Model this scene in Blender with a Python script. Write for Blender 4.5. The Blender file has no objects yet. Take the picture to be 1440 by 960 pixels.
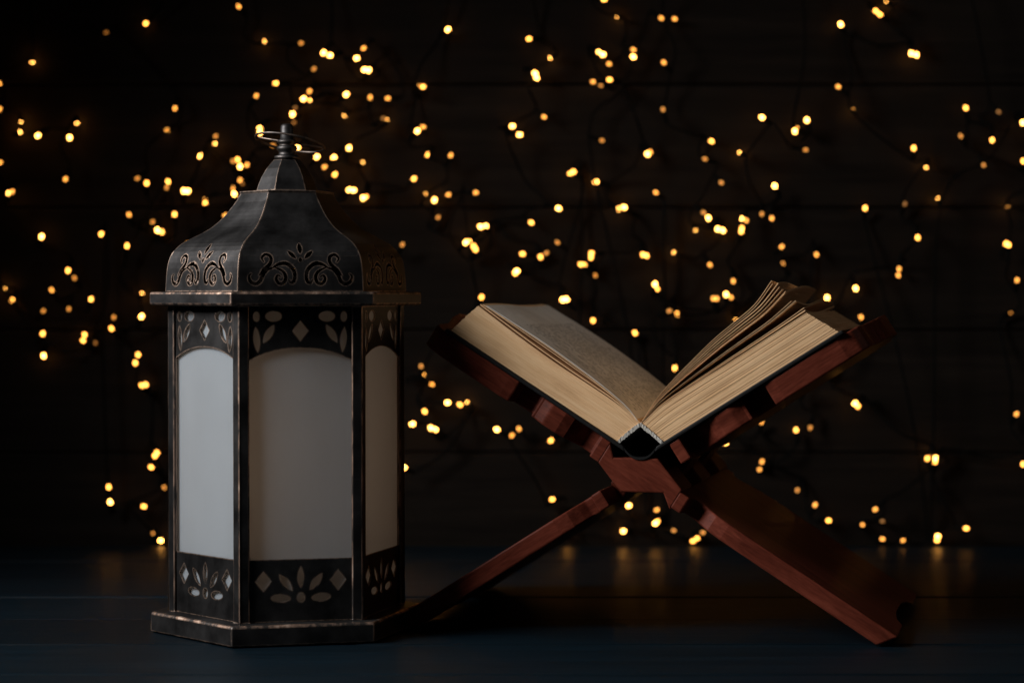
import bpy, math, random
from mathutils import Vector, Matrix, geometry

random.seed(7)
R = math.radians
scene = bpy.context.scene
COL = scene.collection

# ------------------------------------------------------------------ camera
EYE = 0.244          # height of the lens above the planks (m)
FPX = 3060.0         # focal length in photograph pixels (1440 wide)
HOR = 415.0          # row of the eye level in the photograph
cam = bpy.data.cameras.new('camera')
cam.sensor_width = 36.0
cam.lens = 36.0 * FPX / 1440.0
cam.clip_start = 0.05
cam.clip_end = 50
cam.dof.use_dof = True
cam.dof.focus_distance = 1.555
cam.dof.aperture_fstop = 5.2
camo = bpy.data.objects.new('camera', cam)
COL.objects.link(camo)
camo.location = (0, 0, EYE)
camo.rotation_euler = (R(90) - math.atan((480 - HOR) / FPX), 0, 0)
scene.camera = camo

# ------------------------------------------------------------------ world and light
w = bpy.data.worlds.new('World')
scene.world = w
w.use_nodes = True
bg = w.node_tree.nodes['Background']
bg.inputs[0].default_value = (0.55, 0.62, 0.75, 1)
bg.inputs[1].default_value = 0.004

def area(name, loc, target, size, power, color):
    l = bpy.data.lights.new(name, 'AREA')
    l.shape = 'RECTANGLE'
    l.size, l.size_y = size
    l.energy = power
    l.color = color
    o = bpy.data.objects.new(name, l)
    COL.objects.link(o)
    o.location = loc
    o.rotation_euler = (Vector(target) - Vector(loc)).to_track_quat('-Z', 'Y').to_euler()
    return o

# soft window-like light, left of and a little before the still life
window = area('window_light', (-.928, 1.190, .752), (.05, 1.28, .12), (.45, .45), 5.8, (1.0, 0.992, 0.985))
window.data.spread = R(97)
# faint light of the room from the right
area('room_light', (1.25, 1.30, .85), (.05, 1.6, .2), (.7, .7), .55, (1.0, .90, .80))

scene.view_settings.view_transform = 'Standard'
scene.view_settings.look = 'None'
scene.view_settings.exposure = 0
scene.view_settings.gamma = 1
scene.view_settings.use_curve_mapping = False
scene.cycles.use_denoising = True
scene.cycles.max_bounces = 8
scene.cycles.sample_clamp_indirect = 4.0

# ------------------------------------------------------------------ helpers
def at(px, py, d):
    """photograph position -> place in the room at distance d from the lens plane"""
    return Vector(((px - 720) / FPX * d, d, EYE - (py - HOR) / FPX * d))

def link(o, parent=None):
    COL.objects.link(o)
    if parent is not None:
        o.parent = parent
    return o

def make(name, verts, faces, mat, parent=None, loc=(0, 0, 0), smooth=False, uvs=None):
    me = bpy.data.meshes.new(name)
    me.from_pydata([tuple(v) for v in verts], [], faces)
    me.validate()
    if uvs is not None:
        ul = me.uv_layers.new(name='UVMap')
        for lp in me.loops:
            ul.data[lp.index].uv = uvs[lp.vertex_index]
    if smooth:
        me.polygons.foreach_set('use_smooth', [True] * len(me.polygons))
    me.update()
    if mat:
        me.materials.append(mat)
    o = bpy.data.objects.new(name, me)
    link(o, parent)
    o.location = loc
    return o

def thing(name, label, cat, loc, rz=0.0):
    o = bpy.data.objects.new(name, None)
    o.empty_display_size = 0.05
    link(o)
    o.location = loc
    o.rotation_euler = (0, 0, rz)
    o['label'] = label
    o['category'] = cat
    return o

def bevel(o, width, seg=2, ang=30, worn=False):
    m = o.modifiers.new('bevel', 'BEVEL')
    m.width = width
    m.segments = seg
    m.limit_method = 'ANGLE'
    m.angle_limit = R(ang)
    if worn:
        o.data.materials.append(M_WORN)
        m.material = 1

def inside(p, poly):
    x, y = p
    c = False
    n = len(poly)
    for i in range(n):
        x1, y1 = poly[i]
        x2, y2 = poly[i - 1]
        if (y1 > y) != (y2 > y) and x < (x2 - x1) * (y - y1) / (y2 - y1) + x1:
            c = not c
    return c

def resample(poly, step):
    out = []
    n = len(poly)
    for i in range(n):
        a = Vector(poly[i]); b = Vector(poly[(i + 1) % n])
        k = max(1, int((b - a).length / step))
        for j in range(k):
            out.append(tuple(a.lerp(b, j / k)))
    return out

def sheet(outer, holes, fmap, thick, step=None):
    """thin plate with cut-outs; fmap(x, y) -> point, normal. returns verts, faces"""
    if step:
        outer = resample(outer, step)
    pts, edges = [], []
    for loop in [outer] + holes:
        b = len(pts)
        pts += [Vector(p) for p in loop]
        edges += [(b + i, b + (i + 1) % len(loop)) for i in range(len(loop))]
    if step:
        xs = [p[0] for p in outer]; ys = [p[1] for p in outer]
        nx = int((max(xs) - min(xs)) / step); ny = int((max(ys) - min(ys)) / step)
        for i in range(1, nx):
            for j in range(1, ny):
                p = (min(xs) + i * step, min(ys) + j * step)
                if not inside(p, outer) or any(inside(p, h) for h in holes):
                    continue
                if min((Vector(p) - q).length for q in pts[:]) < step * 0.45:
                    continue
                pts.append(Vector(p))
    v2, e2, f2, *_ = geometry.delaunay_2d_cdt(pts, edges, [], 0, 1e-7)
    keep = []
    for f in f2:
        c = sum((v2[i] for i in f), Vector((0, 0))) / len(f)
        if inside(c, outer) and not any(inside(c, h) for h in holes):
            keep.append(list(f))
    V, n = [], len(v2)
    bot = []
    for p in v2:
        P, N = fmap(p.x, p.y)
        V.append(P)
        bot.append(P - N * thick)
    V += bot
    F = []
    cnt = {}
    for f in keep:
        F.append(f)
        F.append([i + n for i in reversed(f)])
        for i in range(len(f)):
            e = (f[i], f[(i + 1) % len(f)])
            cnt[e] = cnt.get(e, 0) + 1
    for (a, b) in cnt:
        if (b, a) not in cnt:
            F.append([b, a, a + n, b + n])
    return V, F

def prism(profile, v0, v1, to3):
    """profile list of 2-D points swept from v0 to v1; to3(p, v)"""
    n = len(profile)
    V = [to3(p, v0) for p in profile] + [to3(p, v1) for p in profile]
    F = [list(range(n)), list(range(2 * n - 1, n - 1, -1))]
    for i in range(n):
        j = (i + 1) % n
        F.append([i, i + n, j + n, j])
    return V, F

def join(parts):
    V, F = [], []
    for v, f in parts:
        b = len(V)
        V += v
        F += [[i + b for i in q] for q in f]
    return V, F

def ellipse(cx, cy, a, b, rot=0, n=20):
    c, s = math.cos(rot), math.sin(rot)
    return [(cx + a * math.cos(t) * c - b * math.sin(t) * s, cy + a * math.cos(t) * s + b * math.sin(t) * c)
            for t in [2 * math.pi * i / n for i in range(n)]]

def leafshape(cx, cy, length, width, rot, n=9):
    pts = []
    for i in range(n):
        t = i / (n - 1)
        pts.append((length * (t - .5), width * .5 * math.sin(math.pi * t) ** .8 + 1e-5))
    for i in range(n - 2, 0, -1):
        t = i / (n - 1)
        pts.append((length * (t - .5), -width * .5 * math.sin(math.pi * t) ** .8))
    c, s = math.cos(rot), math.sin(rot)
    return [(cx + x * c - y * s, cy + x * s + y * c) for x, y in pts]

def diamond(cx, cy, a, b):
    return [(cx + a, cy), (cx, cy + b), (cx - a, cy), (cx, cy - b)]

def catmull(pts, k=6):
    pts = [Vector(p) for p in pts]
    P = [pts[0] * 2 - pts[1]] + pts + [pts[-1] * 2 - pts[-2]]
    out = []
    for i in range(1, len(P) - 2):
        for j in range(k):
            t = j / k
            a, b, c, d = P[i - 1], P[i], P[i + 1], P[i + 2]
            out.append(.5 * ((2 * b) + (c - a) * t + (2 * a - 5 * b + 4 * c - d) * t * t + (3 * b - a - 3 * c + d) * t ** 3))
    out.append(pts[-1])
    return out

def stroke(pts, w0, w1, k=5):
    """tapering ribbon outline along a smooth line"""
    c = catmull(pts, k)
    L, Rr = [], []
    n = len(c)
    for i, p in enumerate(c):
        d = (c[min(i + 1, n - 1)] - c[max(i - 1, 0)])
        d.normalize()
        q = Vector((-d.y, d.x))
        t = i / (n - 1)
        wd = (w0 + (w1 - w0) * t) * (.35 + .65 * min(1, 4 * t, 4 * (1 - t)))
        L.append(tuple(p + q * wd)); Rr.append(tuple(p - q * wd))
    return L + Rr[::-1]

def tube(pts, r, n=6):
    pts = [Vector(p) for p in pts]
    V, F = [], []
    up = Vector((0.13, 0.9, 0.31)).normalized()
    m = len(pts)
    for i, p in enumerate(pts):
        d = (pts[min(i + 1, m - 1)] - pts[max(i - 1, 0)]).normalized()
        a = d.cross(up)
        if a.length < 1e-4:
            a = d.cross(Vector((1, 0, 0)))
        a.normalize()
        b = d.cross(a)
        for k in range(n):
            t = 2 * math.pi * k / n
            V.append(p + a * r * math.cos(t) + b * r * math.sin(t))
    for i in range(m - 1):
        for k in range(n):
            k2 = (k + 1) % n
            F.append([i * n + k, i * n + k2, (i + 1) * n + k2, (i + 1) * n + k])
    F.append(list(range(n))[::-1]); F.append([(m - 1) * n + k for k in range(n)])
    return V, F

def lathe(prof, n=24):
    V, F = [], []
    for r, z in prof:
        for k in range(n):
            t = 2 * math.pi * k / n
            V.append(Vector((r * math.cos(t), r * math.sin(t), z)))
    for i in range(len(prof) - 1):
        for k in range(n):
            k2 = (k + 1) % n
            F.append([i * n + k, i * n + k2, (i + 1) * n + k2, (i + 1) * n + k])
    F.append(list(range(n))[::-1]); F.append([(len(prof) - 1) * n + k for k in range(n)])
    return V, F

# ------------------------------------------------------------------ materials
class NT:
    def __init__(self, name):
        self.m = bpy.data.materials.new(name)
        self.m.use_nodes = True
        self.t = self.m.node_tree
        self.b = self.t.nodes['Principled BSDF']
        self.out = self.t.nodes['Material Output']
    def n(self, kind, **kw):
        x = self.t.nodes.new(kind)
        for k, v in kw.items():
            if k in x.inputs:
                x.inputs[k].default_value = v
            else:
                setattr(x, k, v)
        return x
    def l(self, a, b):
        self.t.links.new(a, b)
    def math(self, op, a, b=None, clamp=False):
        x = self.n('ShaderNodeMath', operation=op, use_clamp=clamp)
        for i, v in enumerate((a, b)):
            if v is None:
                continue
            if isinstance(v, (int, float)):
                x.inputs[i].default_value = v
            else:
                self.l(v, x.inputs[i])
        return x.outputs[0]
    def coords(self, kind='Object', scale=(1, 1, 1), offset=None):
        tc = self.n('ShaderNodeTexCoord')
        mp = self.n('ShaderNodeMapping')
        mp.inputs['Scale'].default_value = scale
        self.l(tc.outputs[kind], mp.inputs[0])
        if offset is not None:
            self.l(offset, mp.inputs['Location'])
        return mp.outputs[0]
    def noise(self, vec, scale=5, detail=4, rough=.55):
        x = self.n('ShaderNodeTexNoise')
        x.inputs['Scale'].default_value = scale
        x.inputs['Detail'].default_value = detail
        x.inputs['Roughness'].default_value = rough
        self.l(vec, x.inputs['Vector'])
        return x.outputs['Fac']
    def ramp(self, fac, stops):
        x = self.n('ShaderNodeValToRGB')
        el = x.color_ramp.elements
        while len(el) < len(stops):
            el.new(.5)
        for e, (p, c) in zip(el, stops):
            e.position = p
            e.color = (*c, 1) if len(c) == 3 else c
        self.l(fac, x.inputs[0])
        return x.outputs[0]
    def mix(self, fac, a, b, blend='MIX'):
        x = self.n('ShaderNodeMix', data_type='RGBA', blend_type=blend)
        for sock, v in ((x.inputs[0], fac), (x.inputs[6], a), (x.inputs[7], b)):
            if isinstance(v, (int, float)):
                sock.default_value = v
            elif isinstance(v, tuple):
                sock.default_value = (*v, 1)
            else:
                self.l(v, sock)
        return x.outputs[2]
    def bump(self, h, strength=.3, dist=.001):
        x = self.n('ShaderNodeBump')
        x.inputs['Strength'].default_value = strength
        x.inputs['Distance'].default_value = dist
        self.l(h, x.inputs['Height'])
        self.l(x.outputs[0], self.b.inputs['Normal'])

def wood(name, dark, light, rough, along=(1.2, 26, 26), bumpd=.0008, coat=0.0, spec=.4, gloss_var=.15):
    t = NT(name)
    info = t.n('ShaderNodeObjectInfo')
    rnd = t.math('MULTIPLY', info.outputs['Random'], 37.0)
    cmb = t.n('ShaderNodeCombineXYZ')
    for i in range(3):
        t.l(rnd, cmb.inputs[i])
    v = t.coords('Object', along, cmb.outputs[0])
    n1 = t.noise(v, 3.0, 6, .62)
    n2 = t.noise(v, 13.0, 5, .6)
    g = t.math('ADD', t.math('MULTIPLY', n1, .65), t.math('MULTIPLY', n2, .35))
    col = t.ramp(g, [(.33, dark), (.52, tuple(.5 * (a + b) for a, b in zip(dark, light))), (.68, light)])
    val = t.math('ADD', t.math('MULTIPLY', info.outputs['Random'], .5), .75)
    hsv = t.n('ShaderNodeHueSaturation')
    t.l(col, hsv.inputs['Color']); t.l(val, hsv.inputs['Value'])
    t.l(hsv.outputs[0], t.b.inputs['Base Color'])
    t.l(t.math('ADD', rough - gloss_var / 2, t.math('MULTIPLY', n2, gloss_var)), t.b.inputs['Roughness'])
    t.b.inputs['Specular IOR Level'].default_value = spec
    t.b.inputs['Coat Weight'].default_value = coat
    t.b.inputs['Coat Roughness'].default_value = .25
    t.bump(g, .5, bumpd)
    return t.m

M_TABLE = wood('table_wood', (.0008, .0038, .0066), (.0022, .0112, .0190), .46, spec=.18)
M_WALL = wood('wall_wood', (.0080, .0056, .0040), (.0240, .0175, .0130), .62, spec=.12)
M_JOINT = wood('joint_wood', (.0014, .0010, .0008), (.0028, .0020, .0016), .8, spec=.1)

def stand_wood(name, rot):
    t = NT(name)
    tc = t.n('ShaderNodeTexCoord')
    mr = t.n('ShaderNodeMapping'); mr.inputs['Rotation'].default_value = (0, rot, 0)
    ms = t.n('ShaderNodeMapping'); ms.inputs['Scale'].default_value = (4, 34, 34)
    t.l(tc.outputs['Object'], mr.inputs[0]); t.l(mr.outputs[0], ms.inputs[0])
    v = ms.outputs[0]
    n1 = t.noise(v, 4, 6, .6)
    n2 = t.noise(v, 22, 4, .6)
    g = t.math('ADD', t.math('MULTIPLY', n1, .6), t.math('MULTIPLY', n2, .4))
    col = t.ramp(g, [(.3, (.045, .010, .006)), (.5, (.118, .026, .015)), (.70, (.20, .048, .028))])
    t.l(col, t.b.inputs['Base Color'])
    t.l(t.math('ADD', .30, t.math('MULTIPLY', n2, .16)), t.b.inputs['Roughness'])
    t.b.inputs['Specular IOR Level'].default_value = .05
    t.bump(g, .2, .0004)
    return t.m
M_RED = {1: stand_wood('red_wood', -R(32.5)), -1: stand_wood('red_wood_crosswise', R(32.5))}

def bronze():
    t = NT('aged_bronze')
    v = t.coords('Object', (1, 1, 1))
    vs = t.coords('Object', (60, 60, 9))
    n = t.noise(v, 45, 6, .6)
    br = t.noise(vs, 6, 4, .6)
    base = t.ramp(n, [(.3, (.036, .0345, .0345)), (.7, (.092, .0885, .0885))])
    bev = t.n('ShaderNodeBevel', samples=6)
    bev.inputs['Radius'].default_value = .0016
    geo = t.n('ShaderNodeNewGeometry')
    dot = t.n('ShaderNodeVectorMath', operation='DOT_PRODUCT')
    t.l(bev.outputs[0], dot.inputs[0]); t.l(geo.outputs['Normal'], dot.inputs[1])
    e = t.math('SUBTRACT', 1.0, dot.outputs['Value'])
    e = t.math('MULTIPLY', e, 9.0)
    x = t.ramp(br, [(.34, (.12, .12, .12)), (.56, (1, 1, 1))])
    wear = t.math('MULTIPLY', t.math('MINIMUM', e, 1.0), x, True)
    col = t.mix(wear, base, (.66, .47, .36))
    t.l(col, t.b.inputs['Base Color'])
    t.b.inputs['Metallic'].default_value = 1.0
    t.l(t.math('ADD', .38, t.math('MULTIPLY', n, .2)), t.b.inputs['Roughness'])
    t.bump(br, .15, .0004)
    return t.m
M_BRONZE = bronze()

def worn():
    t = NT('rubbed_copper')
    v = t.coords('Object', (40, 40, 14))
    n = t.noise(v, 3, 5, .65)
    t.l(t.ramp(n, [(.42, (.09, .08, .075)), (.58, (.48, .32, .24)), (.72, (.92, .70, .56))]), t.b.inputs['Base Color'])
    t.b.inputs['Metallic'].default_value = 1.0
    t.b.inputs['Roughness'].default_value = .5
    return t.m
M_WORN = worn()

def frosted():
    t = NT('frosted_glass')
    g1 = t.noise(t.coords('Object', (9, 9, 4)), 3.0, 5, .62)
    g2 = t.noise(t.coords('Object', (1, 1, 1)), 420, 2, .5)
    g = t.math('ADD', t.math('MULTIPLY', g1, .8), t.math('MULTIPLY', g2, .2))
    t.l(t.ramp(g, [(.32, (.46, .535, .61)), (.62, (.52, .605, .69))]), t.b.inputs['Base Color'])
    t.b.inputs['Roughness'].default_value = .55
    t.b.inputs['Specular IOR Level'].default_value = .3
    tr = t.n('ShaderNodeBsdfTranslucent')
    tr.inputs[0].default_value = (.97, .87, .77, 1)
    mx = t.n('ShaderNodeMixShader')
    mx.inputs[0].default_value = .65
    t.l(t.b.outputs[0], mx.inputs[1]); t.l(tr.outputs[0], mx.inputs[2])
    t.l(mx.outputs[0], t.out.inputs['Surface'])
    return t.m
M_FROST = frosted()

def paper_edge():
    t = NT('paper_edge')
    v = t.coords('UV', (9, 2600, 1))
    v2 = t.coords('UV', (30, 160, 1))
    n1 = t.noise(v, 1.0, 3, .7)
    n2 = t.noise(v2, 1.0, 4, .6)
    g = t.math('ADD', t.math('MULTIPLY', n1, .6), t.math('MULTIPLY', n2, .4))
    col = t.ramp(g, [(.28, (.46, .26, .125)), (.5, (.78, .50, .27)), (.7, (.88, .64, .39))])
    t.l(col, t.b.inputs['Base Color'])
    t.b.inputs['Roughness'].default_value = .85
    t.b.inputs['Specular IOR Level'].default_value = .15
    t.bump(n1, .5, .0004)
    return t.m
M_EDGE = paper_edge()

def page():
    """aged page with rows of small print; UV = metres across, metres along the spine"""
    t = NT('printed_page')
    tc = t.n('ShaderNodeTexCoord')
    sp = t.n('ShaderNodeSeparateXYZ')
    t.l(tc.outputs['UV'], sp.inputs[0])
    u, vv = sp.outputs[0], sp.outputs[1]
    rowf = t.math('MULTIPLY', vv, 1 / .0078)
    fr = t.math('FRACT', rowf)
    row = t.math('FLOOR', rowf)
    band = t.math('SUBTRACT', 1.0, t.math('MULTIPLY', t.math('ABSOLUTE', t.math('SUBTRACT', fr, .5)), 2.6), True)
    cmb = t.n('ShaderNodeCombineXYZ')
    t.l(t.math('MULTIPLY', u, 520), cmb.inputs[0])
    t.l(t.math('MULTIPLY', vv, 420), cmb.inputs[1])
    t.l(t.math('MULTIPLY', row, 7.3), cmb.inputs[2])
    g = t.noise(cmb.outputs[0], 1.0, 2, .5)
    cm2 = t.n('ShaderNodeCombineXYZ')
    t.l(t.math('MULTIPLY', u, 130), cm2.inputs[0]); t.l(t.math('MULTIPLY', row, 3.1), cm2.inputs[1])
    word = t.noise(cm2.outputs[0], 1.0, 1, .5)
    ink = t.math('MULTIPLY', t.math('GREATER_THAN', g, .50), t.math('GREATER_THAN', word, .42))
    ink = t.math('MULTIPLY', ink, t.math('GREATER_THAN', band, .25))
    inb = t.math('MULTIPLY', t.math('GREATER_THAN', u, .030), t.math('LESS_THAN', u, .134))
    inb = t.math('MULTIPLY', inb, t.math('MULTIPLY', t.math('GREATER_THAN', vv, .016), t.math('LESS_THAN', vv, .184)))
    ink = t.math('MULTIPLY', ink, inb)
    v = t.coords('UV', (25, 25, 1))
    age = t.noise(v, 1.0, 5, .6)
    col = t.ramp(age, [(.3, (.66, .61, .54)), (.7, (.80, .75, .68))])
    col = t.mix(t.math('MULTIPLY', ink, .62), col, (.07, .06, .05))
    t.l(col, t.b.inputs['Base Color'])
    t.b.inputs['Roughness'].default_value = .8
    t.b.inputs['Specular IOR Level'].default_value = .2
    t.bump(age, .4, .002)
    return t.m
M_PAGE = page()

def simple(name, col, rough, spec=.4, metal=0, nz=None):
    t = NT(name)
    v = t.coords('Object', (1, 1, 1))
    n = t.noise(v, nz or 60, 5, .6)
    d = tuple(c * .6 for c in col); l = tuple(min(1, c * 1.35) for c in col)
    t.l(t.ramp(n, [(.3, d), (.7, l)]), t.b.inputs['Base Color'])
    t.b.inputs['Roughness'].default_value = rough
    t.b.inputs['Specular IOR Level'].default_value = spec
    t.b.inputs['Metallic'].default_value = metal
    t.bump(n, .3, .0005)
    return t.m
M_COVER = simple('black_cover', (.005, .005, .0052), .6, .22, nz=300)
M_BAND = simple('lining_cloth', (.55, .52, .47), .9, .1, nz=900)
M_WIRE = simple('cable_rubber', (.0016, .0018, .0015), .7, .08)

def emit(name, col, s):
    t = NT(name)
    t.b.inputs['Base Color'].default_value = (.8, .6, .3, 1)
    t.b.inputs['Emission Color'].default_value = (*col, 1)
    t.b.inputs['Emission Strength'].default_value = s
    return t.m
M_BULB = [emit('bulb_glow_faint', (1, .34, .05), .45), emit('bulb_glow_low', (1, .36, .055), 1.7),
          emit('bulb_glow_mid', (1, .37, .055), 4.0), emit('bulb_glow_high', (1, .39, .060), 9.0),
          emit('bulb_glow_full', (1, .42, .078), 20.0)]

# ------------------------------------------------------------------ planked table and wall
WALL_Y = 2.134
PW = 0.12
def plank(name, sx, sy, sz, mat, parent, loc):
    V = [(x * sx / 2, y * sy / 2, z * sz / 2) for x in (-1, 1) for y in (-1, 1) for z in (-1, 1)]
    F = [[0, 1, 3, 2], [4, 6, 7, 5], [0, 4, 5, 1], [2, 3, 7, 6], [0, 2, 6, 4], [1, 5, 7, 3]]
    o = make(name, V, F, mat, parent, loc)
    bevel(o, .0014, 2)
    return o

def slab(name, x0, x1, y0, y1, z0, z1, mat):
    V = [(x, y, z) for x in (x0, x1) for y in (y0, y1) for z in (z0, z1)]
    F = [[0, 1, 3, 2], [4, 6, 7, 5], [0, 4, 5, 1], [2, 3, 7, 6], [0, 2, 6, 4], [1, 5, 7, 3]]
    o = make(name, V, F, mat)
    o['kind'] = 'structure'
    return o

tabletop = slab('tabletop', -1.55, 1.55, .925, WALL_Y, -.05, -.022, M_JOINT)
y = WALL_Y - .013
while y > .95:
    y0 = y - PW
    h = random.uniform(-.0010, 0)
    plank('plank', 3.1, PW - .0018, .020, M_TABLE, tabletop, (0, (y + y0) / 2, -.010 + h))
    y = y0
wall = slab('wall', -1.7, 1.7, WALL_Y + .022, WALL_Y + .05, -.05, 1.3, M_JOINT)
z = -.03
while z < 1.25:
    d = random.uniform(0, .0025)
    plank('plank', 3.4, .020, PW - .0014, M_WALL, wall, (0, WALL_Y + .010 + d, z + PW / 2))
    z += PW

# ------------------------------------------------------------------ lantern
LC = Vector((-.165, 1.598, 0))
lantern = thing('lantern', 'dark bronze hexagonal lantern with frosted white panes and pierced domed roof', 'lantern', LC, 0)
FRONT = R(-77)
def ang(k):                     # corner k
    return FRONT - R(30) + R(60) * k
def hexa(r, z):
    return [Vector((r * math.cos(ang(k)), r * math.sin(ang(k)), z)) for k in range(6)]

def hexloft(rings):
    V, F = [], []
    for r, z in rings:
        V += hexa(r, z)
    for i in range(len(rings) - 1):
        for k in range(6):
            k2 = (k + 1) % 6
            F.append([i * 6 + k, i * 6 + k2, i * 6 + 6 + k2, i * 6 + 6 + k])
    F.append([5, 4, 3, 2, 1, 0])
    b = (len(rings) - 1) * 6
    F.append([b + k for k in range(6)])
    return V, F

o = make('base', *hexloft([(.100, .0004), (.100, .0135), (.0985, .0147)]), M_BRONZE, lantern); bevel(o, .0010, 3, worn=True)
o = make('cornice', *hexloft([(.0985, .2366), (.100, .2376), (.100, .2455), (.0985, .2465)]), M_BRONZE, lantern); bevel(o, .0010, 3, worn=True)

RB = .0866
AP = RB * math.cos(R(30))
Z0, Z1 = .0149, .2364
def panel_holes():
    H = []
    arch = []
    hw, zs, zt, zb = .0362, .1985, .2072, .0588
    for i in range(13):
        t = -1 + 2 * i / 12
        arch.append((hw * t, zs + (zt - zs) * (1 - abs(t) ** 2.2)))
    H.append([(-hw, zb), (hw, zb)] + arch[::-1])
    H.append(diamond(0, .2190, .0058, .0072))
    for s in (-1, 1):
        H.append(ellipse(s * .0188, .2292, .0058, .0037))
        H.append(ellipse(s * .0308, .2290, .0024, .0036))
        H.append(leafshape(s * .0222, .2170, .0150, .0052, R(90 + s * 32)))
        H.append(leafshape(s * .0306, .2130, .0180, .0048, R(90 + s * -5)))
        H.append(diamond(s * .0264, .0436, .0058, .0073))
        H.append(leafshape(s * .0106, .0425, .0148, .0050, R(90 - s * 38)))
        H.append(ellipse(s * .0142, .0316, .0069, .0028, s * R(4)))
    H.append(leafshape(0, .0462, .0150, .0046, R(90)))
    H.append(ellipse(0, .0318, .0028, .0035))
    return H
PH = panel_holes()
def face_map(k, inset):
    a = FRONT + R(60) * k
    N = Vector((math.cos(a), math.sin(a), 0)); T = Vector((-math.sin(a), math.cos(a), 0))
    def f(x, zz):
        return N * (AP - inset) + T * x + Vector((0, 0, zz)), N
    return f
for k in range(6):
    hw = RB / 2 - .0006
    V, F = sheet([(-hw, Z0), (hw, Z0), (hw, Z1), (-hw, Z1)], PH, face_map(k, .0015), .0010)
    p = make('side_panel', V, F, M_BRONZE, lantern)
    gw = RB / 2 - .0040
    V, F = sheet([(-gw, Z0), (gw, Z0), (gw, Z1), (-gw, Z1)], [], face_map(k, .0038), .0016)
    make('glass_pane', V, F, M_FROST, p)
# corner posts: folded strips
for k in range(6):
    a = ang(k)
    D = Vector((math.cos(a), math.sin(a), 0))
    c = D * (RB + .0004)
    t1 = Vector((math.cos(a + R(120)), math.sin(a + R(120)), 0)); t2 = Vector((math.cos(a - R(120)), math.sin(a - R(120)), 0))
    fl = .0072
    ci = D * (RB - .0012)
    prof = [c, c + t1 * fl, ci + t1 * (fl - .0004), ci, ci + t2 * (fl - .0004), c + t2 * fl]
    V = [p + Vector((0, 0, Z0)) for p in prof] + [p + Vector((0, 0, Z1)) for p in prof]
    F = [[0, 1, 2, 3], [0, 3, 4, 5], [9, 8, 7, 6], [11, 10, 9, 6]]
    for i in range(6):
        j = (i + 1) % 6
        F.append([i, i + 6, j + 6, j][::-1])
    o = make('post', V, F, M_BRONZE, lantern); bevel(o, .0011, 3, 20, worn=True)

# roof: pierced ogee panels
PROF = [(.0885, .2467), (.0880, .2560), (.0868, .2660), (.0842, .2735), (.0784, .2800), (.0710, .2845), (.0636, .2882),
        (.0560, .2925), (.0487, .2985), (.0440, .3035), (.0405, .3080), (.0368, .3130), (.0338, .3185)]
PROF = [(p.x, p.y) for p in catmull(PROF, 3)]
ARC = [0]
for a, b in zip(PROF, PROF[1:]):
    ARC.append(ARC[-1] + math.hypot(b[0] - a[0], b[1] - a[1]))
def prof_at(t):
    t = max(0, min(ARC[-1], t))
    for i in range(len(ARC) - 1):
        if t <= ARC[i + 1] + 1e-12:
            f = (t - ARC[i]) / (ARC[i + 1] - ARC[i])
            r = PROF[i][0] + f * (PROF[i + 1][0] - PROF[i][0]); zz = PROF[i][1] + f * (PROF[i + 1][1] - PROF[i][1])
            dr, dz = PROF[i + 1][0] - PROF[i][0], PROF[i + 1][1] - PROF[i][1]
            return r, zz, dr, dz
def roof_map(k):
    a = FRONT + R(60) * k
    N = Vector((math.cos(a), math.sin(a), 0)); T = Vector((-math.sin(a), math.cos(a), 0))
    def f(x, t):
        r, zz, dr, dz = prof_at(t)
        nn = Vector((dz, -dr * math.cos(R(30)))).normalized()
        return N * (r * math.cos(R(30))) + T * x + Vector((0, 0, zz)), N * nn.x + Vector((0, 0, nn.y))
    return f
ro = [(-PROF[i][0] / 2, ARC[i]) for i in range(len(ARC))]
outer_roof = [(x, t) for x, t in ro] + [(-x, t) for x, t in ro[::-1]]
def scrolls():
    H = []
    wd = .0014
    for s in (-1, 1):
        def S(pts, w0=wd, w1=wd * .7):
            H.append(stroke([(s * x, t) for x, t in pts], w0, w1))
        # inner volute rising over the middle and falling to a curl
        S([(.0085, .0085), (.0072, .0062), (.0050, .0068), (.0040, .0105), (.0052, .0155), (.0100, .0195), (.0155, .0190), (.0195, .0165)], wd * .8, wd * 1.1)
        # second volute with upper curl
        S([(.0135, .0100), (.0160, .0112), (.0172, .0085), (.0150, .0055), (.0118, .0062), (.0105, .0100), (.0125, .0140), (.0180, .0170)], wd * .7, wd)
        S([(.0255, .0205), (.0270, .0235), (.0245, .0262), (.0212, .0250), (.0205, .0215), (.0225, .0180), (.0262, .0150), (.0290, .0110)], wd * .7, wd)
        # outer curl
        S([(.0345, .0125), (.0362, .0105), (.0352, .0070), (.0318, .0052), (.0285, .0070), (.0265, .0115), (.0235, .0150), (.0195, .0165)], wd * .7, wd * 1.1)
        H.append(leafshape(s * .0058, .0262, .0088, .0030, R(90 - s * 42)))
    H.append(leafshape(0, .0320, .0105, .0034, R(90)))
    H.append(ellipse(0, .0222, .0012, .0016))
    return H
SC = scrolls()
for k in range(6):
    V, F = sheet(outer_roof, SC, roof_map(k), .0009, .0042)
    make('roof_panel', V, F, M_BRONZE, lantern)
make('roof_lip', *hexloft([(.0338, .3175), (.0345, .3186), (.0345, .3196), (.0215, .3198)]), M_BRONZE, lantern)
make('roof_neck', *hexloft([(.0225, .3199), (.0212, .3240), (.0188, .3300), (.0150, .3365), (.0112, .3410), (.0095, .3430), (.0088, .3432)]), M_BRONZE, lantern)
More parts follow.
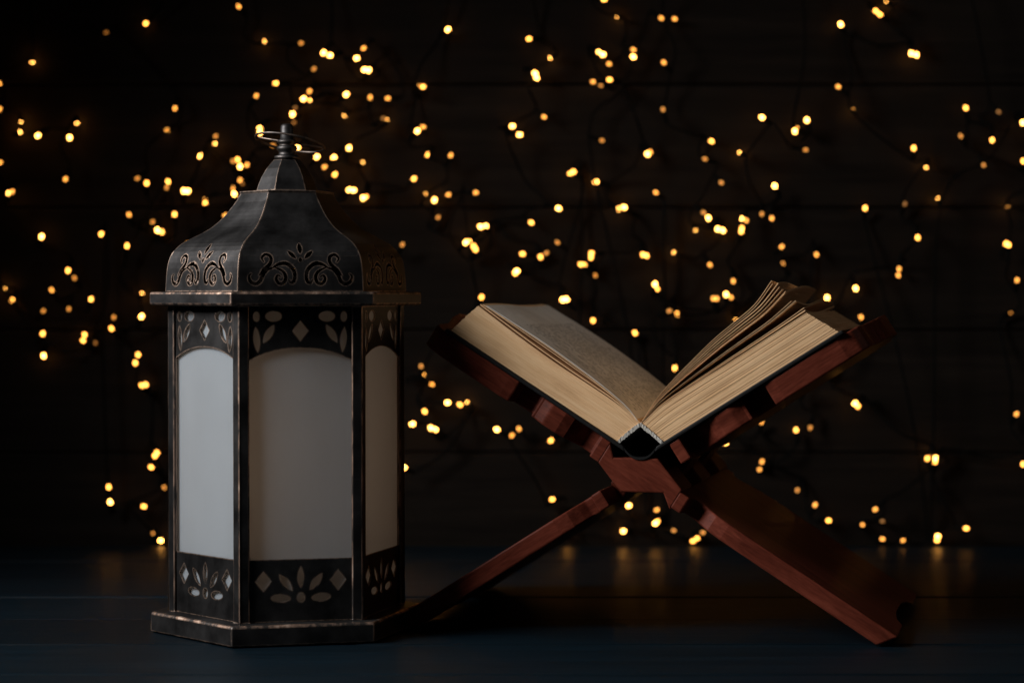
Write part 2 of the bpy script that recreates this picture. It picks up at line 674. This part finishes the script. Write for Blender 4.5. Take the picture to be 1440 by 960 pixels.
make('finial', *lathe([(.0080, .3433), (.0092, .3440), (.0092, .3458), (.0060, .3465), (.0060, .3492), (.0072, .3500), (.0076, .3515), (.0072, .3530),
                      (.0056, .3536), (.0056, .3546), (.0070, .3554), (.0072, .3566), (.0066, .3576), (.0050, .3582), (.0048, .3660), (.0044, .3682), (.0030, .3694), (.0010, .3697)]),
     M_BRONZE, lantern, smooth=True)
ring = []
for i in range(41):
    t = 2 * math.pi * i / 40
    p = Vector((.0255 * math.cos(t), .0235 * math.sin(t), 0))
    p.rotate(Matrix.Rotation(R(9), 3, 'Y') @ Matrix.Rotation(R(-11), 3, 'X'))
    ring.append(p + Vector((.0022, .0, .3558)))
make('carrying_ring', *tube(ring, .00085, 8), M_BRONZE, lantern, smooth=True)
make('ring_pin', *tube([ring[20], (ring[20] + ring[0]) / 2, ring[0]], .0007, 8), M_BRONZE, lantern, smooth=True)   # passes through the finial and carries the ring

# ------------------------------------------------------------------ folding book stand
SO = Vector((.0912, 1.551, 0))
AZ = R(-14)
PHI = R(32.5)
CP, SP = math.cos(PHI), math.sin(PHI)
ZC = .115
TH = .0085
stand = thing('book_stand', 'folding cross-legged book rest of carved reddish brown wood under the open book', 'book stand', SO, AZ)
DEP = .224
def board_pieces(side, fingers):
    """side=+1: arm up to the left, leg down to the right; -1 mirrored"""
    def to3(p, v):          # p = (u, z)
        return Vector((side * p[0], v, p[1]))
    def plane(t, v, h):     # t along the board (arm negative, leg positive)
        return Vector((side * (t * CP + h * SP), v, ZC - t * SP + h * CP))
    parts = []
    def carve(sgn, seq):
        # front outline then mirrored back outline
        front = [(t, v) for t, v in seq]
        back = [(t, DEP - v) for t, v in seq][::-1]
        poly = [(sgn * t, v) for t, v in front + back]
        if sgn < 0:
            poly = poly[::-1]
        return poly
    def slabpoly(poly, endcut=False):
        th = .0066 if endcut else TH
        if side < 0:
            poly = poly[::-1]
        n = len(poly)
        V, F = [], []
        for h in (th, -th):
            for t, v in poly:
                tt = t
                if endcut and t > .18:
                    tt = min(.212, (ZC + h * CP - .0003) / SP) + (t - .2)
                V.append(plane(tt, v, h))
        F.append(list(range(n))); F.append(list(range(2 * n - 1, n - 1, -1)))
        for i in range(n):
            j = (i + 1) % n
            F.append([j, i, i + n, j + n])
        return V, F
    arm = [(.030, .000), (.0385, .000), (.0400, .0130), (.0500, .0145), (.0560, .0085), (.0620, .0030), (.0690, .0005), (.0800, .0000),
           (.0880, .0035), (.0905, .0035), (.0925, .0150), (.1080, .0150), (.1100, .0010), (.1180, .0000), (.150, .0000), (.170, .0006), (.181, .0040), (.1865, .0100),
           (.188, .0200), (.188, .040), (.191, .060), (.197, .085), (.200, DEP / 2)]
    leg = [(.030, .000), (.0385, .000), (.0400, .0130), (.0470, .0140), (.0530, .0090), (.0610, .0035), (.0720, .0008), (.085, .0000), (.130, .0000), (.165, .0), (.2, .0),
           (.2, .055), (.195, .064), (.192, .085), (.191, DEP / 2)]
    parts.append(slabpoly(carve(-1, arm)))
    parts.append(slabpoly(carve(1, leg), True))
    c = [(-.0310 * CP + TH * SP, ZC + .0310 * SP + TH * CP), (-.0190, ZC + .0128), (.0130, ZC + .0128), (.0310 * CP + TH * SP, ZC - .0310 * SP + TH * CP),
         (.0310 * CP - TH * SP, ZC - .0310 * SP - TH * CP), (.0170, ZC - .0118), (-.0140, ZC - .0118), (-.0310 * CP - TH * SP, ZC + .0310 * SP - TH * CP)]
    for v0, v1 in fingers:
        pr = c if side > 0 else c[::-1]
        V, F = prism(pr, v0, v1, to3)
        parts.append((V, [f[::-1] for f in F]))
    return join(parts)
step = DEP / 5
fa = [(0 if i == 0 else i * step + .0006, (i + 1) * step - .0006) for i in (0, 2, 4)]
fb = [(i * step + .0006, (i + 1) * step - .0006) for i in (1, 3)]
import bmesh
def fix_normals(o):
    bm = bmesh.new(); bm.from_mesh(o.data)
    bmesh.ops.recalc_face_normals(bm, faces=bm.faces)
    bm.to_mesh(o.data); bm.free()
for side, fg in ((1, fa), (-1, fb)):
    o = make('board', *board_pieces(side, fg), M_RED[side], stand)
    fix_normals(o)
    bevel(o, .0012, 2, 25)

# ------------------------------------------------------------------ book
BZ = ZC + TH / CP
book = thing('book', 'thick old open book with yellowed pages and black cover on the wooden rest', 'book', SO + Vector((0, 0, BZ)), AZ)
BL = (0, 0, -BZ)
BK0, BK1 = .002, .202
H0 = TH + .0033
def su(side, s, h):
    """s along the arm from the spine, h above the board's middle plane -> (u, z); side -1 left, +1 right"""
    return (side * (s * CP - h * SP), ZC + s * SP + h * CP)

def interp(tab, s):
    if s <= tab[0][0]:
        return tab[0][1]
    for (a, b), (c, d) in zip(tab, tab[1:]):
        if s <= c:
            f = (s - a) / (c - a)
            return b + (d - b) * f
    return tab[-1][1]

def smoothtab(tab):
    return [(p.x, p.y) for p in catmull(tab, 6)]

def stack(name, side, bot, top, layers, mat, n=26, nv=6, jit=.0005, warp=None, pagetop=False):
    """pile of sheets between two lines bot/top [(s, h)...] in the book's cross-section"""
    bot, top = smoothtab(bot), smoothtab(top)
    def samp(tab, f):
        s = tab[0][0] + (tab[-1][0] - tab[0][0]) * f
        return s, interp(tab, s)
    rows = []
    for j in range(layers):
        jv = random.uniform(-jit, jit); js = random.uniform(-jit, jit) * 1.6
        rows.append((j / layers, jv, js)); rows.append(((j + .82) / layers if layers > 1 else 1, jv, js))
    V, UV, idx = [], [], {}
    nr = len(rows)
    for r, (f, jv, js) in enumerate(rows):
        for i in range(n):
            a = i / (n - 1)
            sb, hb = samp(bot, a); st, ht = samp(top, a)
            s = sb + (st - sb) * f + js * a; h = hb + (ht - hb) * f
            for q in range(nv + 1):
                b = q / nv
                v = BK0 + (BK1 - BK0) * b + jv * (1 - 2 * b)
                dh, ds = warp(a, b, f) if warp else (0, 0)
                u, zz = su(side, s + ds, h + dh)
                idx[(r, i, q)] = len(V)
                V.append(Vector((u, v, zz)))
                UV.append((s, v - BK0) if pagetop else (s + v * .3, h))
    F = []
    def quad(a, b, c, d):
        F.append([idx[a], idx[b], idx[c], idx[d]])
    for i in range(n - 1):
        for r in range(nr - 1):
            quad((r, i, 0), (r, i + 1, 0), (r + 1, i + 1, 0), (r + 1, i, 0))
            quad((r, i, nv), (r + 1, i, nv), (r + 1, i + 1, nv), (r, i + 1, nv))
        for q in range(nv):
            quad((0, i, q), (0, i, q + 1), (0, i + 1, q + 1), (0, i + 1, q))
            quad((nr - 1, i, q), (nr - 1, i + 1, q), (nr - 1, i + 1, q + 1), (nr - 1, i, q + 1))
    for r in range(nr - 1):
        for q in range(nv):
            quad((r, 0, q), (r + 1, 0, q), (r + 1, 0, q + 1), (r, 0, q + 1))
            quad((r, n - 1, q), (r, n - 1, q + 1), (r + 1, n - 1, q + 1), (r + 1, n - 1, q))
    used = sorted({i for f in F for i in f})
    mp = {o_: k for k, o_ in enumerate(used)}
    o = make(name, [V[i] for i in used], [[mp[i] for i in f] for f in F], mat, book, BL, uvs=[UV[i] for i in used])
    fix_normals(o)
    return o

bl_top = [(.0197, H0 + .0192), (.0392, H0 + .0222), (.0650, H0 + .0226), (.0940, H0 + .0224), (.1300, H0 + .0238), (.1665, H0 + .0262)]
br_top = [(.0200, H0 + .0192), (.0392, H0 + .0225), (.0650, H0 + .0230), (.0940, H0 + .0228), (.1300, H0 + .0230), (.1623, H0 + .0234)]
base_l = [(.0265, H0), (.06, H0), (.12, H0), (.1740, H0)]
stack('page_block', -1, base_l, bl_top, 34, M_EDGE, jit=.00020)
stack('page_block', 1, base_l, br_top, 34, M_EDGE, jit=.00014)
# leaves lying loose over the left block
lt = [(.0228, .0322), (.0356, .0365), (.0606, .0396), (.0985, .0416), (.1300, .0416), (.1610, .0408)]
def off(tab, d, ds=0):
    return [(s + ds * i / (len(tab) - 1), h + d) for i, (s, h) in enumerate(tab)]
def between(a, b, f):
    n = 8
    out = []
    for i in range(n):
        g = i / (n - 1)
        sa = a[0][0] + (a[-1][0] - a[0][0]) * g; sb = b[0][0] + (b[-1][0] - b[0][0]) * g
        out.append((sa + (sb - sa) * f, interp(a, sa) * (1 - f) + interp(b, sb) * f))
    return out
wl = lambda a, b, f: (a * a * .0012 * math.sin(5.5 * b + .6), 0)
stack('leaf', -1, off(lt, -.0004), lt, 1, M_PAGE, n=30, nv=16, jit=0, warp=wl, pagetop=True)
stack('leaf', -1, off(lt, -.0013, .002), off(lt, -.0009, .002), 1, M_EDGE, n=30, nv=10, jit=.0004, warp=wl)
stack('leaf', -1, between(bl_top, lt, .62), off(between(bl_top, lt, .62), .0004), 1, M_EDGE, n=30, nv=10, jit=.0004, warp=wl)
stack('leaf', -1, between(bl_top, lt, .16), off(between(bl_top, lt, .16), .0008), 2, M_EDGE, n=30, nv=10, jit=.0004, warp=wl)
# leaves fanned up over the right block
rt = [(.0215, .0322), (.0330, .0385), (.0560, .0455), (.0940, .0540), (.1340, .0592), (.1541, .0675)]
def fan(f, th, layers, seed, ext=0, curl=0):
    a = between(br_top, rt, f)
    a = [(s + ext * i / 7, h) for i, (s, h) in enumerate(a)]
    b = [(s, h + th * min(1, .25 + .9 * i / 7)) for i, (s, h) in enumerate(a)]
    rr = random.Random(seed)
    p1, p2 = rr.uniform(0, 6), rr.uniform(3, 6)
    wr = lambda x, y_, ff: (x ** 3 * (.0015 * math.sin(p2 * y_ + p1) - .0015 * math.sin(p1)) + curl * x ** 6 * y_, x ** 3 * .002 * math.sin(4 * y_ + p1) - x ** 3 * .002 * math.sin(p1))
    stack('leaf', 1, a, b, layers, M_EDGE, n=28, nv=12, jit=.0004, warp=wr)
for f_, th_, ly, ex, cu in ((.03, .0012, 3, 0, 0), (.105, .0005, 1, .001, 0), (.32, .0010, 2, .001, .001), (.375, .0004, 1, -.001, .002), (.60, .0012, 3, 0, .001),
                            (.685, .0008, 2, .0005, .002), (.77, .0007, 2, 0, -.001), (.86, .0006, 1, .001, .001), (.915, .0004, 1, -.002, 0), (.985, .0004, 1, 0, -.002)):
    fan(f_, th_, ly, int(f_ * 1000), ex, cu)
# cover boards and rounded back
for side in (-1, 1):
    prof = [su(side, .0180, TH + .0002), su(side, .1770, TH + .0002), su(side, .1770, TH + .0031), su(side, .0215, TH + .0031)]
    V, F = prism(prof, BK0 - .0030, BK1 + .0030, lambda p, v: Vector((p[0], v, p[1])))
    o = make('cover_board', V, F, M_COVER, book, BL)
    fix_normals(o); bevel(o, .0008)
e = su(1, .0180, TH + .0004)
e2 = su(1, .0210, TH + .0028)
arc = []
for i in range(15):
    t = -1 + 2 * i / 14
    arc.append((e[0] * t, BZ + .0016 + (e[1] - BZ - .0016) * abs(t) ** 2.3))
arc2 = []
for i in range(15):
    t = 1 - 2 * i / 14
    arc2.append((e2[0] * t, BZ + .0032 + (e2[1] - BZ - .0032) * abs(t) ** 2.3))
V, F = prism(arc + arc2, BK0 - .0030, BK1 + .0030, lambda p, v: Vector((p[0], v, p[1])))
F = F[2:]
for k0 in (0, 30):
    for i in range(14):
        F.append([k0 + i, k0 + i + 1, k0 + 28 - i, k0 + 29 - i])
o = make('spine', V, F, M_COVER, book, BL)
fix_normals(o)
# cloth lining along the folded backs of the pages
for side in (-1, 1):
    a = su(side, .0265, H0 - .0002); b = su(side, .0200, H0 + .0190)
    rr = random.Random(side + 5)
    top = []; bot = []
    n = 26
    for i in range(n):
        f = i / (n - 1)
        bow = .0003 * math.sin(math.pi * f)
        x = a[0] + (b[0] - a[0]) * f; zz = a[1] + (b[1] - a[1]) * f + bow
        top.append((x, zz + rr.uniform(.0010, .0020))); bot.append((x, zz - .0012 - rr.uniform(0, .0010)))
    V, F = [], []
    for p, q in zip(top, bot):
        V += [Vector((p[0], BK0 - .0009 - rr.uniform(0, .0006), p[1])), Vector((q[0], BK0 - .0009, q[1])), Vector((q[0], BK1, q[1])), Vector((p[0], BK1, p[1]))]
    for i in range(n - 1):
        for k in range(4):
            k2 = (k + 1) % 4
            F.append([i * 4 + k, i * 4 + k2, i * 4 + 4 + k2, i * 4 + 4 + k])
    o = make('spine_lining', V, F, M_BAND, book, BL)
    fix_normals(o)

# ------------------------------------------------------------------ fairy lights on the wall
# place on the wall (photograph column, row) and brightness 0..2 of each bulb
BULBS = [
(151,47,.2),(207,34,1.5),(47,87,1),(337,11,1),(247,153,1.2),(236,184,1.4),(1,118,1),(1,154,1),(31,170,.2),(28,187,.15),(55,191,2),(109,172,.7),(99,194,1.9),
(304,192,.7),(302,201,.9),(283,220,2),(335,225,1.3),(338,235,2),(348,232,1),(1,229,1.2),(328,227,.4),
(371,60,.8),(424,62,.8),(456,75,1.9),(465,79,1.8),(512,69,1.1),(502,83,1.9),(513,99,1.9),(519,100,1.9),(442,98,.5),(389,118,1.5),(361,136,1),(436,129,1.2),
(427,140,1.9),(435,142,1.9),(443,139,1.2),(487,134,2),(521,138,1),(546,139,1),(412,161,2),(416,152,.3),(414,173,.2),(486,162,.8),(544,171,.9),(539,167,.3),
(630,43,2),(590,123,1.6),(595,123,1.5),(587,185,1.9),(595,179,1.1),(366,181,2),(366,187,1.9),(446,221,1.8),(470,222,1.9),(491,209,1.9),(457,235,.9),(509,230,.8),
(602,218,1.7),(634,219,1.2),(419,208,1.8),(384,205,.4),(720,178,1.9),
(849,1,1.5),(869,25,1),(929,27,1.2),(948,28,1.1),(744,56,1.6),(775,82,.5),(842,75,1.9),(847,78,1.9),(890,71,1),(890,81,2),(856,91,1),(933,89,1.2),(752,104,1.9),
(754,110,1.9),(834,116,1),(845,121,.6),(857,113,1.5),(765,165,.9),(932,155,.5),(730,190,1.9),(846,198,.6),(910,217,2),(914,214,1.2),(1000,199,1.5),(1071,166,2),
(991,224,.5),(1041,216,.6),
(1246,6,.7),(1230,17,1.5),(1236,22,1.5),(1181,36,2),(1280,76,1.9),(1287,78,1.9),(1178,123,.9),(1198,156,.9),(1134,170,2),(1117,185,1.9),(1119,181,1.4),(1132,211,.8),
(1357,153,1.4),(1403,158,.1),(1437,173,1.9),(1350,192,.7),(1394,197,1.7),(1284,209,1.3),(1382,232,.7),(1438,227,1.6),(1302,234,.15),
(93,252,1.2),(13,272,2),(18,270,.9),(194,251,.5),(207,258,1.7),(237,256,1.5),(235,264,.8),(259,269,1.8),(265,269,1.8),(289,285,1.7),(289,281,.9),(182,302,1.2),
(215,312,.7),(246,302,1.7),(222,324,1.9),(228,326,1.7),(338,254,1.2),(341,259,.3),(329,265,1),(330,273,1.9),(317,303,1),(59,333,1.9),(143,329,1.5),(179,346,1.6),
(264,343,1.2),(96,380,1.6),(105,391,.6),(73,408,1.1),(6,404,.6),(17,422,1.7),(97,434,.6),(61,437,.5),(128,421,1.6),(199,414,.6),(199,445,1.8),(160,446,.7),
(157,462,1.7),(60,469,1.7),(119,471,1.4),(117,479,1.4),
(471,246,1.6),(491,268,1.9),(497,268,1.9),(511,278,1.9),(515,276,1.5),(582,252,1.6),(601,272,.9),(611,282,1.8),(631,274,1),(669,271,.9),(616,306,.6),(566,344,.7),
(676,319,1.8),(683,318,1.8),(655,341,1.9),(659,339,1.8),(666,346,1.7),(669,351,1.6),(677,418,1.4),
(802,244,1.6),(807,242,1.5),(838,256,2),(922,271,1.1),(1014,257,.8),(785,293,2),(747,313,1.7),(870,294,1.9),(878,292,1.9),(989,299,.6),(996,307,2),(977,322,.3),
(1009,322,1.8),(1016,324,1.8),(1044,309,1.8),(1049,310,1),(1043,321,1.5),(1042,326,1.5),(1071,301,.7),(784,341,.8),(735,357,1.7),(760,361,1.6),(768,356,.6),
(727,381,1.8),(724,384,1.7),(832,356,1.4),(831,362,1.4),(817,372,1.6),(822,373,1.6),(837,387,.7),(904,358,1.6),(909,359,1.5),(949,356,.8),(998,372,1),(921,400,1.9),
(924,406,1.7),(791,421,1.8),(797,421,1.8),(834,450,1.5),(941,437,.7),(952,441,1.3),(1031,395,1.1),(1003,420,1.2),(1008,420,1.2),(1021,414,2),(1028,418,1),
(1034,447,.9),(893,468,1.4),
(1089,262,2),(1085,307,1.1),(1216,293,1.3),(1319,281,1),(1416,289,.2),(1272,287,.1),(1290,334,1.7),(1414,343,1.6),(1418,345,1.6),(1099,347,.9),(1148,358,1.2),
(1101,371,.8),(1264,378,1.1),(1263,387,1.1),(1203,405,1.9),(1430,394,1),(1421,439,.5),(1163,419,1.9),(1211,446,1),
(61,500,1.8),(194,499,1.5),(190,510,1.7),(134,482,.2),(199,542,1.6),(205,541,1.6),(220,636,1.7),(217,641,1.5),(212,657,1.6),(230,685,.8),(152,685,1.3),(154,706,1.9),
(201,712,1.6),
(592,515,.6),(594,527,1.7),(607,540,1.2),(629,566,1.8),(647,569,1.3),(658,567,.6),(597,578,1.7),(580,596,2),(606,602,1.8),(612,604,1.9),(699,604,1.8),(720,612,.9),
(730,603,1),(568,657,2),(777,702,1.3),(782,702,1.3),(884,711,1.8),(841,716,.5),(775,619,1.4),
(949,517,1.3),(1169,518,.8),(1132,548,1.3),(1203,567,1.8),(1207,571,1.7),(1071,593,.9),(1120,605,1.6),(1140,601,.7),(1021,622,2),(1072,649,1.1),(1069,660,1),
(1122,689,.8),(1147,710,1.2),(1232,716,1.2),(924,717,1.2),
(1305,644,1.7),(1308,640,1.7),(1316,644,1.9),(1316,650,1.5),(1430,582,1),(1440,652,1.4),
(214,750,.5),(225,763,2),(798,747,1.5),(798,752,1.5),(877,747,1.8),(922,736,1.9),(925,733,1.7),(948,746,.4),(981,757,1.5),(975,764,1.6),(978,761,1.4),(989,749,.4),
(1166,732,1.7),(1214,738,1.2),(1242,733,.3),(1242,758,1.1),(1271,760,1.1),(1320,754,1.9),(1319,760,1.6),(1360,743,1.7)]
rr = random.Random(3)
# the curtain goes on past the picture's edges
for _ in range(300 - len(BULBS)):
    if rr.random() < .5:
        BULBS.append((rr.choice((rr.uniform(-260, -12), rr.uniform(1455, 1700))), rr.uniform(-40, 700), rr.choice((.5, 1, 1.5, 1.9))))
    else:
        BULBS.append((rr.uniform(0, 1440), rr.uniform(-220, -14), rr.choice((.5, 1, 1.5, 1.9))))

curtain = thing('fairy_lights', 'curtain of small warm glowing fairy lights on dark wire hanging against the plank wall', 'string lights',
                (0, WALL_Y - .03, 0))
CL = Vector((0, -(WALL_Y - .03), 0))
def capsule(r, l, n=10, m=8):
    prof = []
    for i in range(m + 1):
        t = math.pi * i / m - math.pi / 2
        prof.append((max(1e-5, r * math.cos(t)), r * math.sin(t) + (l / 2 if t > 0 else -l / 2)))
    return lathe(prof, n)
BM = {}
def bulb_mesh(level):
    if level not in BM:
        V, F = capsule((.0012, .0012, .0013, .00145, .0016)[level], .0018)
        me = bpy.data.meshes.new('bulb'); me.from_pydata([tuple(v) for v in V], [], F)
        me.polygons.foreach_set('use_smooth', [True] * len(me.polygons))
        me.materials.append(M_BULB[level]); BM[level] = me
    return BM[level]
V, F = lathe([(.0011, -.013), (.0019, -.0125), (.0019, -.004), (.0023, -.0035), (.0023, -.0018), (.0016, -.0014)], 10)
sock = bpy.data.meshes.new('socket'); sock.from_pydata([tuple(v) for v in V], [], F); sock.materials.append(M_WIRE)
taps = []
TURNED = ((47, 87), (109, 172), (371, 60), (509, 230), (544, 171), (775, 82), (869, 25), (1246, 6), (1198, 156), (977, 322), (1034, 447), (601, 272),
          (1319, 281), (1416, 289), (658, 567), (31, 170), (28, 187), (302, 201), (1041, 216), (949, 356), (6, 404), (199, 414), (486, 162), (1302, 234))
for (px, py, b) in BULBS:
    lv = 4 if b >= 1.75 else 3 if b >= 1.25 else 2 if b >= .85 else 1 if b >= .35 else 0
    d = WALL_Y - .004 - rr.uniform(.003, .024)
    p = at(px, py, d)
    if p.z < .0045:
        p.z = .0045
    near = any(abs(px - gx) + abs(py - gy) < 4 for gx, gy in TURNED)
    if near:
        p = at(px, py, WALL_Y - .0085)
        lv = 4
    ta = math.atan2(p.z - .22, p.x) + math.pi / 2 + rr.gauss(0, .45)       # tilt circles the view's centre, standing in for oval lens blur, with random scatter
    q = Vector((math.cos(ta), -rr.uniform(-.1, .9), math.sin(ta)))
    if rr.random() < .5:
        q.x, q.z = -q.x, -q.z
    if p.z < .03:
        q.z = abs(q.z) * -.05; q.y = -1
    if near:                                # turned to the wall: its light falls on the boards behind it
        q = Vector((q.x * .45, 1, q.z * .45))
    q.normalize()
    o = bpy.data.objects.new('bulb', bulb_mesh(lv))
    link(o, curtain)
    o.location = p + CL
    o.rotation_euler = q.to_track_quat('Z', 'Y').to_euler()
    s_ = bpy.data.objects.new('socket', sock)
    link(s_, o)
    tap = p - q * .0135
    tap.y = min(tap.y, WALL_Y - .003)
    tap.z = max(tap.z, .002)
    taps.append(tap)
# wires: hanging drops that wander through the bulbs of their strip of wall
left = sorted(taps, key=lambda t: t.x)
NS = 11
per = len(left) // NS + 1
for sidx in range(NS):
    grp = sorted(left[sidx * per:(sidx + 1) * per], key=lambda t: -t.z)
    if len(grp) < 3:
        continue
    x0 = sum(g.x for g in grp) / len(grp)
    path = [Vector((x0 + rr.uniform(-.03, .03), WALL_Y - .008, .72)), Vector((x0 + rr.uniform(-.03, .03), WALL_Y - .008, .60))]
    rest = grp[:]
    cur = path[-1]
    while rest:
        # nearest of the next few going down
        c = min(rest[:4], key=lambda t: (t - cur).length)
        rest.remove(c)
        mid = (cur + c) / 2 + Vector((rr.uniform(-.012, .012), 0, -rr.uniform(0, .35) * (c - cur).length * .5))
        mid.y = WALL_Y - rr.uniform(.006, .03)
        mid.z = max(mid.z, .002)
        if (c - cur).length > .02:
            path.append(mid)
        path.append(c)
        cur = c
    pts = catmull(path, 4)
    for p in pts:
        p.y = min(p.y, WALL_Y - .0025); p.z = max(p.z, .0015)
    V, F = tube([p + CL for p in pts], .00105, 6)
    make('wire', V, F, M_WIRE, curtain, smooth=True)
V, F = tube([Vector((x * .1, WALL_Y - .008, .72 + .004 * math.sin(x * 2.1))) + CL for x in range(-7, 8)], .0016, 6)
make('wire', V, F, M_WIRE, curtain, smooth=True)
